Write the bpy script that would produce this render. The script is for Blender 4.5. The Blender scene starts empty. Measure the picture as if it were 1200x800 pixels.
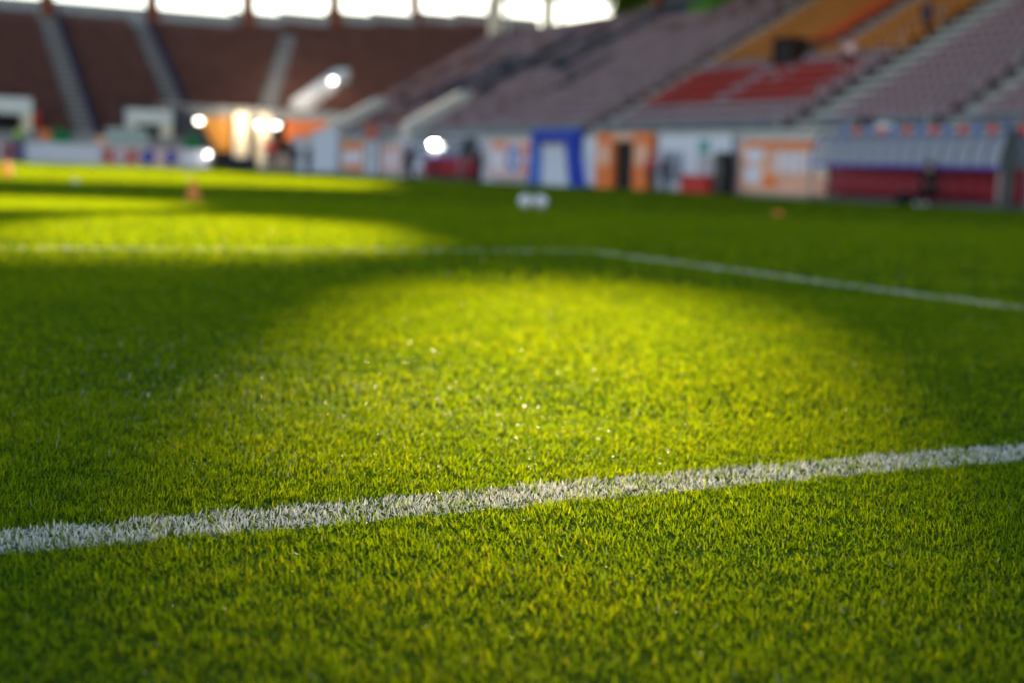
import bpy, bmesh, math, random
import numpy as np
from mathutils import Vector, Matrix

random.seed(7)
rng = np.random.default_rng(11)
S = bpy.context.scene
COL = S.collection
RAD = math.radians

# ------------------------------------------------------------------ camera
# world: x = along the near goal line towards the main stand, y = into the pitch, metres
YAW, PITCH, ROLL, CAMH = RAD(27.194), RAD(6.870), RAD(1.985), 0.4673
cy, sy = math.cos(YAW), math.sin(YAW)
fwd = Vector((sy*math.cos(PITCH), cy*math.cos(PITCH), -math.sin(PITCH)))
rgt = Vector((cy, -sy, 0.0)); upv = rgt.cross(fwd)
r2 = rgt*math.cos(ROLL) + upv*math.sin(ROLL)
u2 = upv*math.cos(ROLL) - rgt*math.sin(ROLL)
cam_d = bpy.data.cameras.new("camera"); cam = bpy.data.objects.new("camera", cam_d); COL.objects.link(cam)
mw = Matrix((r2, u2, -fwd)).transposed().to_4x4(); mw.translation = (0, 0, CAMH)
cam.matrix_world = mw
cam_d.sensor_width = 36.0; cam_d.lens = 50.0
cam_d.clip_start = 0.05; cam_d.clip_end = 5000
cam_d.dof.use_dof = True; cam_d.dof.focus_distance = 1.95; cam_d.dof.aperture_fstop = 2.5
S.camera = cam

# ------------------------------------------------------------------ sky, sun, exposure
SUN_AZ, SUN_EL = RAD(28.9), RAD(18.0)            # azimuth from +y towards +x
W = bpy.data.worlds.new("World"); S.world = W; W.use_nodes = True
nt = W.node_tree; nt.nodes.clear()
out = nt.nodes.new("ShaderNodeOutputWorld"); bg = nt.nodes.new("ShaderNodeBackground")
sky = nt.nodes.new("ShaderNodeTexSky"); sky.sky_type = 'NISHITA'; sky.sun_disc = False
sky.sun_elevation = SUN_EL; sky.sun_rotation = SUN_AZ
sky.air_density = 1.0; sky.dust_density = 0.1; sky.ozone_density = 0.5
bg.inputs[1].default_value = 0.097
wb = nt.nodes.new("ShaderNodeMix"); wb.data_type = 'RGBA'; wb.blend_type = 'MULTIPLY'; wb.inputs[0].default_value = 1.0
wb.inputs[7].default_value = (1.09, 1.0, 0.96, 1)      # the photograph's warmer white balance
nt.links.new(sky.outputs[0], wb.inputs[6]); nt.links.new(wb.outputs[2], bg.inputs[0]); nt.links.new(bg.outputs[0], out.inputs[0])
sl = bpy.data.lights.new("sun", 'SUN'); sl.energy = 5.0; sl.angle = RAD(0.5); sl.color = (1.0, 0.80, 0.48)
so = bpy.data.objects.new("sun", sl); COL.objects.link(so)
SUN = Vector((math.sin(SUN_AZ)*math.cos(SUN_EL), math.cos(SUN_AZ)*math.cos(SUN_EL), math.sin(SUN_EL)))
so.rotation_euler = SUN.to_track_quat('Z', 'Y').to_euler(); so.location = SUN*300
S.view_settings.view_transform = 'Standard'; S.view_settings.look = 'None'
S.view_settings.gamma = 1.0; S.view_settings.use_curve_mapping = False
S.view_settings.exposure = 1.62
S.render.engine = 'CYCLES'
S.cycles.use_denoising = True
S.cycles.max_bounces = 8; S.cycles.transmission_bounces = 6; S.cycles.transparent_max_bounces = 8
S.cycles.caustics_reflective = False; S.cycles.caustics_refractive = False

# ------------------------------------------------------------------ helpers
def mat(name, col, rough=0.6, var=0.12, scale=6.0, bump=0.0, metal=0.0, spec=0.2, emit=None, dirt=None):
    m = bpy.data.materials.new(name); m.use_nodes = True
    n = m.node_tree.nodes; l = m.node_tree.links
    b = n["Principled BSDF"]
    b.inputs["Roughness"].default_value = rough; b.inputs["Metallic"].default_value = metal
    b.inputs["Specular IOR Level"].default_value = spec
    tc = n.new("ShaderNodeTexCoord"); nz = n.new("ShaderNodeTexNoise")
    nz.inputs["Scale"].default_value = scale; nz.inputs["Detail"].default_value = 5
    l.new(tc.outputs["Object"], nz.inputs["Vector"])
    cr = n.new("ShaderNodeValToRGB")
    cr.color_ramp.elements[0].position = 0.3; cr.color_ramp.elements[1].position = 0.7
    a = [max(0, c*(1-var)) for c in col]; bb = [min(1, c*(1+var)) for c in col]
    if dirt: a = dirt
    cr.color_ramp.elements[0].color = (*a, 1); cr.color_ramp.elements[1].color = (*bb, 1)
    l.new(nz.outputs["Fac"], cr.inputs["Fac"]); l.new(cr.outputs["Color"], b.inputs["Base Color"])
    if bump:
        bp = n.new("ShaderNodeBump"); bp.inputs["Strength"].default_value = bump
        l.new(nz.outputs["Fac"], bp.inputs["Height"]); l.new(bp.outputs["Normal"], b.inputs["Normal"])
    if emit:
        b.inputs["Emission Color"].default_value = (*emit[0], 1); b.inputs["Emission Strength"].default_value = emit[1]
    return m

def tag(o, label=None, cat=None, group=None, kind=None):
    if label: o["label"] = label
    if cat: o["category"] = cat
    if group: o["group"] = group
    if kind: o["kind"] = kind
    return o

def empty(name, loc=(0, 0, 0), rotz=0.0):
    o = bpy.data.objects.new(name, None); o.empty_display_size = 0.2
    o.location = loc; o.rotation_euler = (0, 0, rotz); COL.objects.link(o)
    return o

class MB:
    """collects shapes into one mesh"""
    def __init__(s): s.v = []; s.f = []
    def add(s, vs, fs):
        k = len(s.v); s.v += [tuple(p) for p in vs]; s.f += [tuple(i+k for i in f) for f in fs]; return s
    def box(s, a, b):
        x0, y0, z0 = a; x1, y1, z1 = b
        return s.add([(x0,y0,z0),(x1,y0,z0),(x1,y1,z0),(x0,y1,z0),(x0,y0,z1),(x1,y0,z1),(x1,y1,z1),(x0,y1,z1)],
                     [(0,3,2,1),(4,5,6,7),(0,1,5,4),(1,2,6,5),(2,3,7,6),(3,0,4,7)])
    def tube(s, p, q, r, r1=None, n=10):
        p, q = Vector(p), Vector(q); r1 = r if r1 is None else r1
        d = (q-p).normalized(); a = d.orthogonal().normalized(); b = d.cross(a)
        vs = []
        for c, rr in ((p, r), (q, r1)):
            for i in range(n):
                t = 2*math.pi*i/n; vs.append(c + a*(math.cos(t)*rr) + b*(math.sin(t)*rr))
        fs = [(i, (i+1) % n, n+(i+1) % n, n+i) for i in range(n)] + [tuple(range(n-1, -1, -1)), tuple(range(n, 2*n))]
        return s.add(vs, fs)
    def prism(s, prof, axis, t0, t1):
        """closed 2-D profile swept along an axis: 'x' (prof = y,z), 'y' (prof = x,z) or 'z' (prof = x,y)"""
        def P(a, b, t): return {'x': (t, a, b), 'y': (a, t, b), 'z': (a, b, t)}[axis]
        n = len(prof)
        vs = [P(a, b, t0) for a, b in prof] + [P(a, b, t1) for a, b in prof]
        fs = [(i, (i+1) % n, n+(i+1) % n, n+i) for i in range(n)] + [tuple(range(n-1, -1, -1)), tuple(range(n, 2*n))]
        return s.add(vs, fs)
    def lathe(s, prof, c=(0, 0, 0), n=20):
        vs = []; m = len(prof)
        for i in range(n):
            t = 2*math.pi*i/n
            for r, z in prof: vs.append((c[0]+r*math.cos(t), c[1]+r*math.sin(t), c[2]+z))
        fs = [(i*m+j, ((i+1) % n)*m+j, ((i+1) % n)*m+j+1, i*m+j+1) for i in range(n) for j in range(m-1)]
        return s.add(vs, fs)
    def ball(s, c, r, sx=1, sy_=1, sz=1, nu=16, nv=10):
        prof = [(max(1e-4, math.sin(math.pi*j/nv))*r, -math.cos(math.pi*j/nv)*r) for j in range(nv+1)]
        t = MB().lathe(prof, (0, 0, 0), nu)
        return s.add([(c[0]+x*sx, c[1]+y*sy_, c[2]+z*sz) for x, y, z in t.v], t.f)
    def build(s, name, m, parent=None, smooth=False, bevel=0.0):
        me = bpy.data.meshes.new(name)
        off = Vector(parent.location) if parent is not None else Vector((0, 0, 0))
        if parent is not None and parent.parent is not None: off = off + Vector(parent.parent.location)
        me.from_pydata([tuple(Vector(p)-off) for p in s.v], [], s.f)
        bm = bmesh.new(); bm.from_mesh(me)
        bmesh.ops.recalc_face_normals(bm, faces=bm.faces[:]) if len(bm.faces) < 60000 else None
        if bevel:
            bmesh.ops.bevel(bm, geom=bm.edges[:], offset=bevel, segments=2, affect='EDGES', profile=0.6)
        bm.to_mesh(me); bm.free()
        if smooth:
            for p in me.polygons: p.use_smooth = True
        o = bpy.data.objects.new(name, me); COL.objects.link(o)
        if m is not None: me.materials.append(m)
        if parent is not None: o.parent = parent
        return o

def copy_tree(o, parent=None):
    c = o.copy(); COL.objects.link(c)
    if parent is not None: c.parent = parent
    for ch in list(o.children): copy_tree(ch, c)
    return c

# ------------------------------------------------------------------ materials
M = {}
M['concrete'] = mat("concrete", (0.30, 0.30, 0.30), 0.85, 0.2, 1.5, 0.2)
M['concrete_light'] = mat("light_concrete", (0.47, 0.46, 0.42), 0.8, 0.15, 2.0, 0.2)
M['concrete_pale'] = mat("pale_concrete", (0.62, 0.60, 0.57), 0.75, 0.1, 2.0, 0.1)
M['concrete_dark'] = mat("dark_concrete", (0.10, 0.10, 0.11), 0.9, 0.2, 1.0, 0.2)
M['terrace_far'] = mat("shaded_brown_terrace", (0.10, 0.075, 0.065), 0.9, 0.2, 1.0, 0.2)  # brown darkened to carry roof shade over the end stand
M['white_wall'] = mat("white_painted_wall", (0.74, 0.75, 0.86), 0.6, 0.08, 1.2)
M['white'] = mat("white_paint", (0.78, 0.78, 0.76), 0.5, 0.05, 2.0)
M['cream'] = mat("cream_paint_warm_light", (0.80, 0.70, 0.52), 0.5, 0.06, 2.0)  # on the doorway side walls this cream paints in warm light
M['grey_metal'] = mat("grey_metal", (0.36, 0.37, 0.39), 0.4, 0.1, 4.0, metal=0.6)
M['dark'] = mat("near_black", (0.015, 0.015, 0.017), 0.6, 0.2, 3.0)
M['navy'] = mat("navy_cloth", (0.012, 0.018, 0.06), 0.8, 0.2, 5.0)
M['red'] = mat("red_plastic", (0.55, 0.035, 0.03), 0.45, 0.15, 3.0)
M['maroon'] = mat("maroon_plastic", (0.31, 0.022, 0.04), 0.5, 0.15, 3.0)
M['orange'] = mat("orange_print", (0.90, 0.22, 0.055), 0.55, 0.1, 1.5)
M['salmon'] = mat("salmon_print", (0.88, 0.46, 0.32), 0.55, 0.12, 1.0)
M['pink'] = mat("pale_pink_print", (0.84, 0.58, 0.58), 0.55, 0.12, 1.0)
M['blue'] = mat("royal_blue", (0.02, 0.06, 0.45), 0.5, 0.12, 2.0)
M['sky_blue'] = mat("mid_blue", (0.09, 0.20, 0.62), 0.5, 0.12, 2.0)
M['rust'] = mat("rust_brown_steel", (0.20, 0.055, 0.025), 0.6, 0.2, 2.0)
M['amber_panel'] = mat("amber_panel", (0.62, 0.27, 0.05), 0.55, 0.15, 1.0)
M['green_cloth'] = mat("green_cloth", (0.02, 0.20, 0.07), 0.8, 0.2, 4.0)
M['lime'] = mat("hi_vis_lime", (0.50, 0.72, 0.08), 0.7, 0.1, 4.0)
M['red_cloth'] = mat("red_cloth", (0.88, 0.05, 0.04), 0.8, 0.15, 5.0)
M['crimson_cloth'] = mat("crimson_cloth", (0.45, 0.02, 0.10), 0.8, 0.15, 5.0)
M['blue_cloth'] = mat("blue_cloth", (0.02, 0.06, 0.42), 0.8, 0.15, 5.0)
M['white_cloth'] = mat("white_cloth", (0.72, 0.72, 0.74), 0.85, 0.08, 5.0)
M['black_cloth'] = mat("black_cloth", (0.014, 0.014, 0.018), 0.85, 0.2, 5.0)
M['beige_cloth'] = mat("beige_cloth", (0.50, 0.38, 0.30), 0.85, 0.1, 5.0)
M['skin'] = mat("skin", (0.48, 0.27, 0.19), 0.5, 0.08, 8.0)
M['hair'] = mat("dark_hair", (0.025, 0.016, 0.01), 0.6, 0.2, 20.0)
M['cone'] = mat("orange_cone_plastic", (0.95, 0.42, 0.12), 0.45, 0.08, 6.0)
_n = M['cone'].node_tree.nodes; _t = _n.new('ShaderNodeBsdfTranslucent'); _t.inputs[0].default_value = (1, .48, .12, 1); _m = _n.new('ShaderNodeMixShader')
M['cone'].node_tree.links.new(_n['Principled BSDF'].outputs[0], _m.inputs[1]); M['cone'].node_tree.links.new(_t.outputs[0], _m.inputs[2]); M['cone'].node_tree.links.new(_m.outputs[0], _n['Material Output'].inputs[0])
M['asphalt'] = mat("dark_asphalt", (0.045, 0.047, 0.05), 0.9, 0.2, 8.0, 0.2)
M['grey_cover'] = mat("pale_grey_green_cover", (0.40, 0.46, 0.43), 0.7, 0.12, 2.0)
SEATM = {
 'mauve': mat("mauve_seat_plastic", (0.335, 0.215, 0.235), 0.5, 0.25, 0.9),
 'rust': mat("dark_rust_seat_plastic", (0.155, 0.064, 0.047), 0.5, 0.25, 0.9),  # albedo darkened to carry the roof shade the end stand lacks
 'navy': mat("navy_seat_plastic", (0.02, 0.025, 0.05), 0.5, 0.2, 0.9),
 'red': mat("red_seat_plastic", (0.40, 0.026, 0.016), 0.5, 0.15, 0.9),
 'amber': mat("amber_seat_plastic", (0.52, 0.175, 0.02), 0.5, 0.2, 0.9),
 'vermilion': mat("vermilion_seat_plastic", (0.66, 0.10, 0.015), 0.5, 0.12, 0.9),
 'grey': mat("grey_seat_plastic", (0.20, 0.21, 0.24), 0.5, 0.15, 0.9),
}
def glow(name, col, strength):
    m = bpy.data.materials.new(name); m.use_nodes = True; n = m.node_tree.nodes; n.clear()
    e = n.new("ShaderNodeEmission"); e.inputs[0].default_value = (*col, 1); e.inputs[1].default_value = strength
    o = n.new("ShaderNodeOutputMaterial"); m.node_tree.links.new(e.outputs[0], o.inputs[0]); return m

def leafmat(name, stops, trans_gain, rough, sheen, tfac, wet=0.0):
    """blade / leaf: matt front plus light coming through; tint comes from a per-blade random value; a few blades are wet and shiny"""
    m = bpy.data.materials.new(name); m.use_nodes = True
    n = m.node_tree.nodes; l = m.node_tree.links; n.clear()
    out = n.new("ShaderNodeOutputMaterial"); b = n.new("ShaderNodeBsdfDiffuse")
    at = n.new("ShaderNodeAttribute"); at.attribute_name = "tint"
    cr = n.new("ShaderNodeValToRGB"); e = cr.color_ramp.elements
    e[0].position, e[0].color = stops[0][0], (*stops[0][1], 1); e[1].position, e[1].color = stops[-1][0], (*stops[-1][1], 1)
    for p, c in stops[1:-1]:
        k = e.new(p); k.color = (*c, 1)
    l.new(at.outputs["Fac"], cr.inputs["Fac"]); l.new(cr.outputs["Color"], b.inputs["Color"])
    tr = n.new("ShaderNodeBsdfTranslucent")
    mx = n.new("ShaderNodeMix"); mx.data_type = 'RGBA'; mx.blend_type = 'MULTIPLY'; mx.inputs[0].default_value = 1.0
    l.new(cr.outputs["Color"], mx.inputs[6]); mx.inputs[7].default_value = (*trans_gain, 1)
    l.new(mx.outputs[2], tr.inputs["Color"])
    ms = n.new("ShaderNodeMixShader"); ms.inputs[0].default_value = tfac
    l.new(b.outputs[0], ms.inputs[1]); l.new(tr.outputs[0], ms.inputs[2])
    gl = n.new("ShaderNodeBsdfGlossy"); gl.inputs["Roughness"].default_value = rough; gl.inputs["Color"].default_value = (1, .98, .88, 1)
    fac = n.new("ShaderNodeMath"); fac.operation = 'MULTIPLY_ADD'; fac.inputs[0].default_value = 0; fac.inputs[1].default_value = wet; fac.inputs[2].default_value = sheen
    if wet:
        aw = n.new("ShaderNodeAttribute"); aw.attribute_name = "wet"; l.new(aw.outputs["Fac"], fac.inputs[0])
    mg = n.new("ShaderNodeMixShader"); l.new(fac.outputs[0], mg.inputs[0]); l.new(ms.outputs[0], mg.inputs[1]); l.new(gl.outputs[0], mg.inputs[2])
    l.new(mg.outputs[0], out.inputs["Surface"])
    return m
M['grass'] = leafmat("grass_blade", [(0.0, (0.026, 0.081, 0.002)), (0.45, (0.051, 0.128, 0.002)), (0.8, (0.094, 0.168, 0.003)),
                                     (0.955, (0.105, 0.175, 0.004)), (1.0, (0.12, 0.14, 0.05))], (6.1, 3.3, 0.3), 0.40, 0.005, 0.65, 0.26)
M['painted_blade'] = leafmat("white_painted_blade", [(0.0, (0.50, 0.50, 0.40)), (0.5, (0.82, 0.77, 0.65)), (1.0, (0.90, 0.85, 0.74))],
                             (0.95, 0.96, 0.92), 0.5, 0.01, 0.35)

# ------------------------------------------------------------------ ground and pitch
def crown(x, y):
    d = np.hypot(x, y); t = np.clip((d-9.0)/22.0, 0, 1)
    return -0.22*t*t*(3-2*t)
def crown1(x, y): return float(crown(np.array(x, float), np.array(y, float)))
ZB = -0.22
m_soil = mat("dark_thatch_soil", (0.040, 0.075, 0.010), 0.95, 0.4, 60.0, 0.0, spec=0.0)
m_ground = mat("grey_paved_ground", (0.09, 0.09, 0.085), 0.9, 0.25, 0.4, 0.1)
g = MB(); R = 2500.0
g.add([(-R, -R, -0.42), (R, -R, -0.42), (R, R, -0.42), (-R, R, -0.42)], [(0, 1, 2, 3)])
tag(g.build("ground", m_ground), kind="structure")
xs = np.unique(np.concatenate([np.arange(-75, -9, 6.0), np.arange(-10, 33.01, 0.5)]))
ys = np.unique(np.concatenate([np.arange(-12, 40.01, 0.5), np.arange(40, 112.61, 2.42), [112.6]]))
X, Y = np.meshgrid(xs, ys); Z = crown(X, Y)
nx, ny = len(xs), len(ys)
g = MB(); g.v = list(map(tuple, np.stack([X.ravel(), Y.ravel(), Z.ravel()], 1)))
g.f = [(j*nx+i, j*nx+i+1, (j+1)*nx+i+1, (j+1)*nx+i) for j in range(ny-1) for i in range(nx-1)]
tag(g.build("pitch", m_soil, smooth=True), kind="structure")
g = MB()
g.box((33.0, 10, -0.5), (60, 113.0, -0.232)); g.box((-60, 112.62, -0.5), (33.0, 116, -0.232)); g.box((33.0, 113.0, -0.5), (75, 150, -0.232))
tag(g.build("perimeter_track", M['asphalt']), kind="structure")

# ------------------------------------------------------------------ grass blades
GL, GA = 1.77, 4.243                  # goal line y, goal-area side x
LW = 0.056
def blade_mesh(name, P, h, w, lean, bias, tint, material, seg2):
    """P Nx2 foot points; one bent tapering blade each, all in one mesh"""
    N = len(P)
    phi = rng.uniform(0, 2*np.pi, N)
    th1 = np.abs(rng.normal(0, 1, N))*lean*0.6; th2 = th1 + np.abs(rng.normal(0, 1, N))*lean
    D = np.stack([np.cos(phi), np.sin(phi)], 1)
    tw = phi + np.pi/2 + rng.normal(0, 0.5, N); T = np.stack([np.cos(tw), np.sin(tw), np.zeros(N)], 1)
    z0 = crown(P[:, 0], P[:, 1]) - 0.003
    def pt(f1, f2):
        off = D*(h*(f1*np.sin(th1)+f2*np.sin(th2)))[:, None] + bias*((f1+f2)**1.5*h)[:, None]
        return np.concatenate([P+off, (z0+h*(f1*np.cos(th1)+f2*np.cos(th2)))[:, None]], 1)
    w = w[:, None]
    lv = []
    a = pt(0, 0); lv += [a-T*w*.42, a+T*w*.42]
    if seg2: b = pt(.33, 0); lv += [b-T*w*.5, b+T*w*.5]
    c = pt(.5, .12); lv += [c-T*w*.44, c+T*w*.44]
    lv += [pt(.5, .5)]
    k = len(lv); V = np.stack(lv, 1).reshape(-1, 3)
    base = (np.arange(N)*k)[:, None]
    q = [[0, 1, 3, 2]] + ([[2, 3, 5, 4]] if seg2 else [])
    tri = [4, 5, 6] if seg2 else [2, 3, 4]
    idx = np.concatenate([base+np.array(f) for f in q+[tri]], 1).ravel()
    sizes = np.tile(np.array([4]*len(q)+[3]), N)
    me = bpy.data.meshes.new(name)
    me.vertices.add(len(V)); me.vertices.foreach_set("co", V.astype(np.float32).ravel())
    me.loops.add(len(idx)); me.loops.foreach_set("vertex_index", idx.astype(np.int32))
    me.polygons.add(len(sizes))
    st = np.concatenate([[0], np.cumsum(sizes)[:-1]]).astype(np.int32)
    me.polygons.foreach_set("loop_start", st)
    me.update(calc_edges=True)
    at = me.attributes.new("tint", 'FLOAT', 'POINT'); at.data.foreach_set("value", np.repeat(tint, k).astype(np.float32))
    pw = 0.006 + 0.15*np.exp(-((P[:, 0]-1.0)/.42)**2-((P[:, 1]-2.75)/.62)**2)          # one patch given more wet, glossy blades to gather the glints
    wt = me.attributes.new("wet", 'FLOAT', 'POINT'); wt.data.foreach_set("value", np.repeat((rng.uniform(0, 1, N) < pw)*rng.uniform(.3, 1, N), k).astype(np.float32))
    me.materials.append(material)
    return me

def wedge(d0, d1, dens, margin):
    """random points on the pitch in front of the camera, between two depths"""
    A = (d1-d0)*(0.76*d1+2*margin); N = int(A*dens)
    d = rng.uniform(d0, d1, N); half = 0.38*d1+margin
    x = rng.uniform(-half, half, N); k = np.abs(x) < 0.38*d+margin
    d, x = d[k], x[k]
    P = np.stack([x*cy + d*sy, -x*sy + d*cy], 1)
    k = (P[:, 0] < 32.9) & (P[:, 1] < 112.5)
    return P[k]
def on_line(P):
    near = np.abs(P[:, 1]-GL) < LW
    bx = (np.abs(P[:, 1]-GL-5.5) < LW) & (P[:, 0] < GA+LW)
    cx = (np.abs(P[:, 0]-GA) < LW) & (P[:, 1] > GL) & (P[:, 1] < GL+5.5+LW)
    return near, bx, cx
def vnoise(P, s, seed):
    """smooth value noise for patches of growth"""
    r = np.random.default_rng(seed); T = r.uniform(0, 1, (64, 64))
    q = P/s; i = np.floor(q).astype(int); f = q-i; f = f*f*(3-2*f); a, b = i % 64, (i+1) % 64
    return (T[a[:,0],a[:,1]]*(1-f[:,0])+T[b[:,0],a[:,1]]*f[:,0])*(1-f[:,1]) + (T[a[:,0],b[:,1]]*(1-f[:,0])+T[b[:,0],b[:,1]]*f[:,0])*f[:,1]

# (depth from, to, blades per m2, margin, height, width, two bends)
LOD = [(0.75, 2.7, 85000, 0.7, 0.0168, 0.0017, True), (2.7, 6.0, 28000, 0.7, 0.0185, 0.0026, False),
       (6.0, 20.0, 3200, 1.0, 0.025, 0.0075, False), (20.0, 60.0, 190, 1.0, 0.030, 0.030, False), (60.0, 126.0, 45, 1.0, 0.032, 0.075, False)]
parts_g, parts_n, parts_b = [], [], []
for (d0, d1, dens, mg, h0, w0, s2) in LOD:
    P = wedge(d0, d1, dens, mg)
    N = len(P)
    clump = vnoise(P, 0.03, 1); big = vnoise(P, 0.35, 2)
    h = h0*np.clip(0.72+0.38*clump+0.2*(big-.5)+rng.normal(0, .13, N), 0.4, 1.5)
    w = w0*rng.uniform(0.7, 1.25, N)
    stripe = np.where(np.floor((P[:, 1]-GL)/5.5) % 2 == 0, 1.0, -1.0)
    bias = np.stack([0.08*stripe, 0.02*np.ones(N)], 1)
    tint = np.clip(0.36+0.30*(clump-.5)+0.22*(big-.5)+rng.normal(0, .17, N), 0, .93)
    dead = rng.uniform(0, 1, N) < 0.008*(big > .55); tint[dead] = rng.uniform(0.95, 1.0, dead.sum())
    near, bx, cx = on_line(P)
    rag = vnoise(P, .03, 9)-.5
    near = np.abs(P[:, 1]-GL+.014-.022*P[:, 0]) < LW+.016*rag
    wn = near & (rng.uniform(0, 1, N) < 0.84+.5*rag); wb = np.zeros(N, bool)
    h = np.where(wn, h*.82, h)
    for sel, lst in ((~(wn | wb), parts_g), (wn, parts_n), (wb, parts_b)):
        if sel.sum(): lst.append((P[sel], h[sel], w[sel], bias[sel], tint[sel] if lst is parts_g else rng.uniform(0, 1, sel.sum()), s2))
for (x0, x1, y0, y1, dens) in ((-5.0, GA+LW, GL+5.5-LW, GL+5.5+LW, 3600), (GA-LW, GA+LW, GL, GL+5.5-LW, 6800)):
    N = int((x1-x0)*(y1-y0)*dens)                              # the two far lines, sprayed thinly over the turf
    P = np.stack([rng.uniform(x0, x1, N), rng.uniform(y0, y1, N)], 1)
    parts_b.append((P, rng.uniform(.017, .026, N), rng.uniform(.0035, .0065, N), np.zeros((N, 2)), rng.uniform(0, 1, N), False))
def merge_build(name, lst, material):
    obs = []
    for (P, h, w, bias, tint, s2) in lst:
        obs.append(blade_mesh(name, P, h, w, RAD(68), bias, tint, material, s2))
    if len(obs) == 1: me = obs[0]
    else:                                                    # join the bands with numpy
        co, li, sz, tn, wts, off = [], [], [], [], [], 0
        for m in obs:
            c = np.empty(len(m.vertices)*3, np.float32); m.vertices.foreach_get("co", c); co.append(c)
            i = np.empty(len(m.loops), np.int32); m.loops.foreach_get("vertex_index", i); li.append(i+off)
            t = np.empty(len(m.polygons), np.int32); m.polygons.foreach_get("loop_total", t); sz.append(t)
            a = np.empty(len(m.vertices), np.float32); m.attributes["tint"].data.foreach_get("value", a); tn.append(a)
            a = np.empty(len(m.vertices), np.float32); m.attributes["wet"].data.foreach_get("value", a); wts.append(a)
            off += len(m.vertices); 
        for m in obs: bpy.data.meshes.remove(m)
        co, li, sz, tn, wts = map(np.concatenate, (co, li, sz, tn, wts))
        me = bpy.data.meshes.new(name)
        me.vertices.add(len(co)//3); me.vertices.foreach_set("co", co)
        me.loops.add(len(li)); me.loops.foreach_set("vertex_index", li)
        me.polygons.add(len(sz)); me.polygons.foreach_set("loop_start", np.concatenate([[0], np.cumsum(sz)[:-1]]).astype(np.int32))
        me.update(calc_edges=True)
        at = me.attributes.new("tint", 'FLOAT', 'POINT'); at.data.foreach_set("value", tn)
        at = me.attributes.new("wet", 'FLOAT', 'POINT'); at.data.foreach_set("value", wts)
        me.materials.append(material)
    o = bpy.data.objects.new(name, me); COL.objects.link(o); return o
tag(merge_build("grass", parts_g, M['grass']), "short mown bright green turf covering the whole pitch", "grass", kind="stuff")
tag(merge_build("goal_line_paint", parts_n, M['painted_blade']), kind="structure")
tag(merge_build("goal_area_paint", parts_b, M['painted_blade']), kind="structure")

# ------------------------------------------------------------------ grandstands
RISE, TREAD, ZT = 0.456, 0.80, 2.10
def steps(mb, r0, r1, a0, a1, side):
    for r in range(r0, r1):
        p0 = (35 if side == 'main' else 115) + TREAD*r; z = ZT+RISE*r
        if side == 'main': mb.box((p0, a0, z-RISE-0.25), (p0+TREAD-0.003, a1, z))
        else: mb.box((a0, p0, z-RISE-0.25), (a1, p0+TREAD-0.003, z))
def stair(side, r0, r1, c, w, material, parent, name="stair"):
    mb = MB()
    for r in range(r0, r1):
        p0 = (35 if side == 'main' else 115) + TREAD*r; z = ZT+RISE*r
        for p, q, zz in ((p0+0.02, p0+TREAD+0.018, z+0.02), (p0+TREAD*.5, p0+TREAD+0.016, z+RISE*.5)):
            if side == 'main': mb.box((p, c-w/2, z-0.1), (q, c+w/2, zz))
            else: mb.box((c-w/2, p, z-0.1), (c+w/2, q, zz))
    return mb.build(name, material, parent)

# --- main stand (right)
MR, MN1 = 19, 103.5
main = tag(empty("grandstand", (44, 62, ZB)), "long main grandstand of mauve seats with orange block, along the right touchline", "grandstand")
t = MB(); steps(t, 0, MR, 14, MN1, 'main'); t.build("terrace", mat("dark_terrace_concrete", (0.12, 0.105, 0.105), .9, .25, 1.2, .2), main)  # concrete toned dark so the gaps between seats stand out
fw = MB(); fw.box((34.0, 14, -0.4), (34.25, MN1, 2.05)); fw.box((34.25, 14, 1.85), (34.98, MN1, 2.05)); fw.build("front_wall", M['white_wall'], main)
pp = MB(); pp.box((33.96, 14, 2.053), (34.14, MN1, 2.36)); pp.build("parapet", M['concrete_light'], main)
for c, w in ((37.2, 1.2), (45.2, 2.0), (61.3, 1.5)):
    stair('main', 0, MR, c, w, M['concrete_light'], main)
stair('main', 9, MR, 52.0, 1.2, M['concrete'], main)
for c in (84.0, 98.6):
    stair('main', 5, MR, c, 1.1, M['concrete'], main)
    mb = MB(); mb.prism([(35.0, 2.12), (39.4, 4.62), (39.4, 5.35), (38.9, 5.35), (35.0, 3.15)], 'y', c-0.5, c+0.5)
    mb.build("stair_parapet", M['concrete_pale'], main)
vb = MB(); zz = ZT+RISE*8
vb.box((41.0, 53.05, zz), (41.8, 54.1, zz+.95)); vb.build("vomitory", M['dark'], main)  # solid near-black block paints the darkness of the opening
vb = MB(); vb.box((40.9, 52.9, zz), (41.8, 53.045, zz+1.05)); vb.box((40.9, 54.105, zz), (41.8, 54.25, zz+1.05)); vb.box((40.9, 52.9, zz+1.053), (41.8, 54.25, zz+1.15))
vb.build("vomitory_frame", mat('dark_brown_paint', (.035, .018, .014), .7, .2, 3), main)
for c in (37.85, 46.25, 62.1):
    mb = MB(); f = lambda u: ZT+RISE*(u-35)/TREAD
    for q in range(8):
        u = 35.3+2.05*q; mb.tube((u, c, f(u)-.2), (u, c, f(u)+.95), .025, n=6)
    mb.tube((35.3, c, f(35.3)+.95), (49.65, c, f(49.65)+.95), .03, n=6); mb.build("handrail", M['grey_metal'], main)
mb = MB()
for q in range(45): mb.tube((34.05, 14.5+2*q, 2.36), (34.05, 14.5+2*q, 2.80), .02, n=6)
mb.tube((34.05, 14.2, 2.80), (34.05, 103.3, 2.80), .025, n=6); mb.tube((34.05, 14.2, 2.58), (34.05, 103.3, 2.58), .018, n=6)
mb.build("barrier_rail", M['grey_metal'], main)
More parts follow.
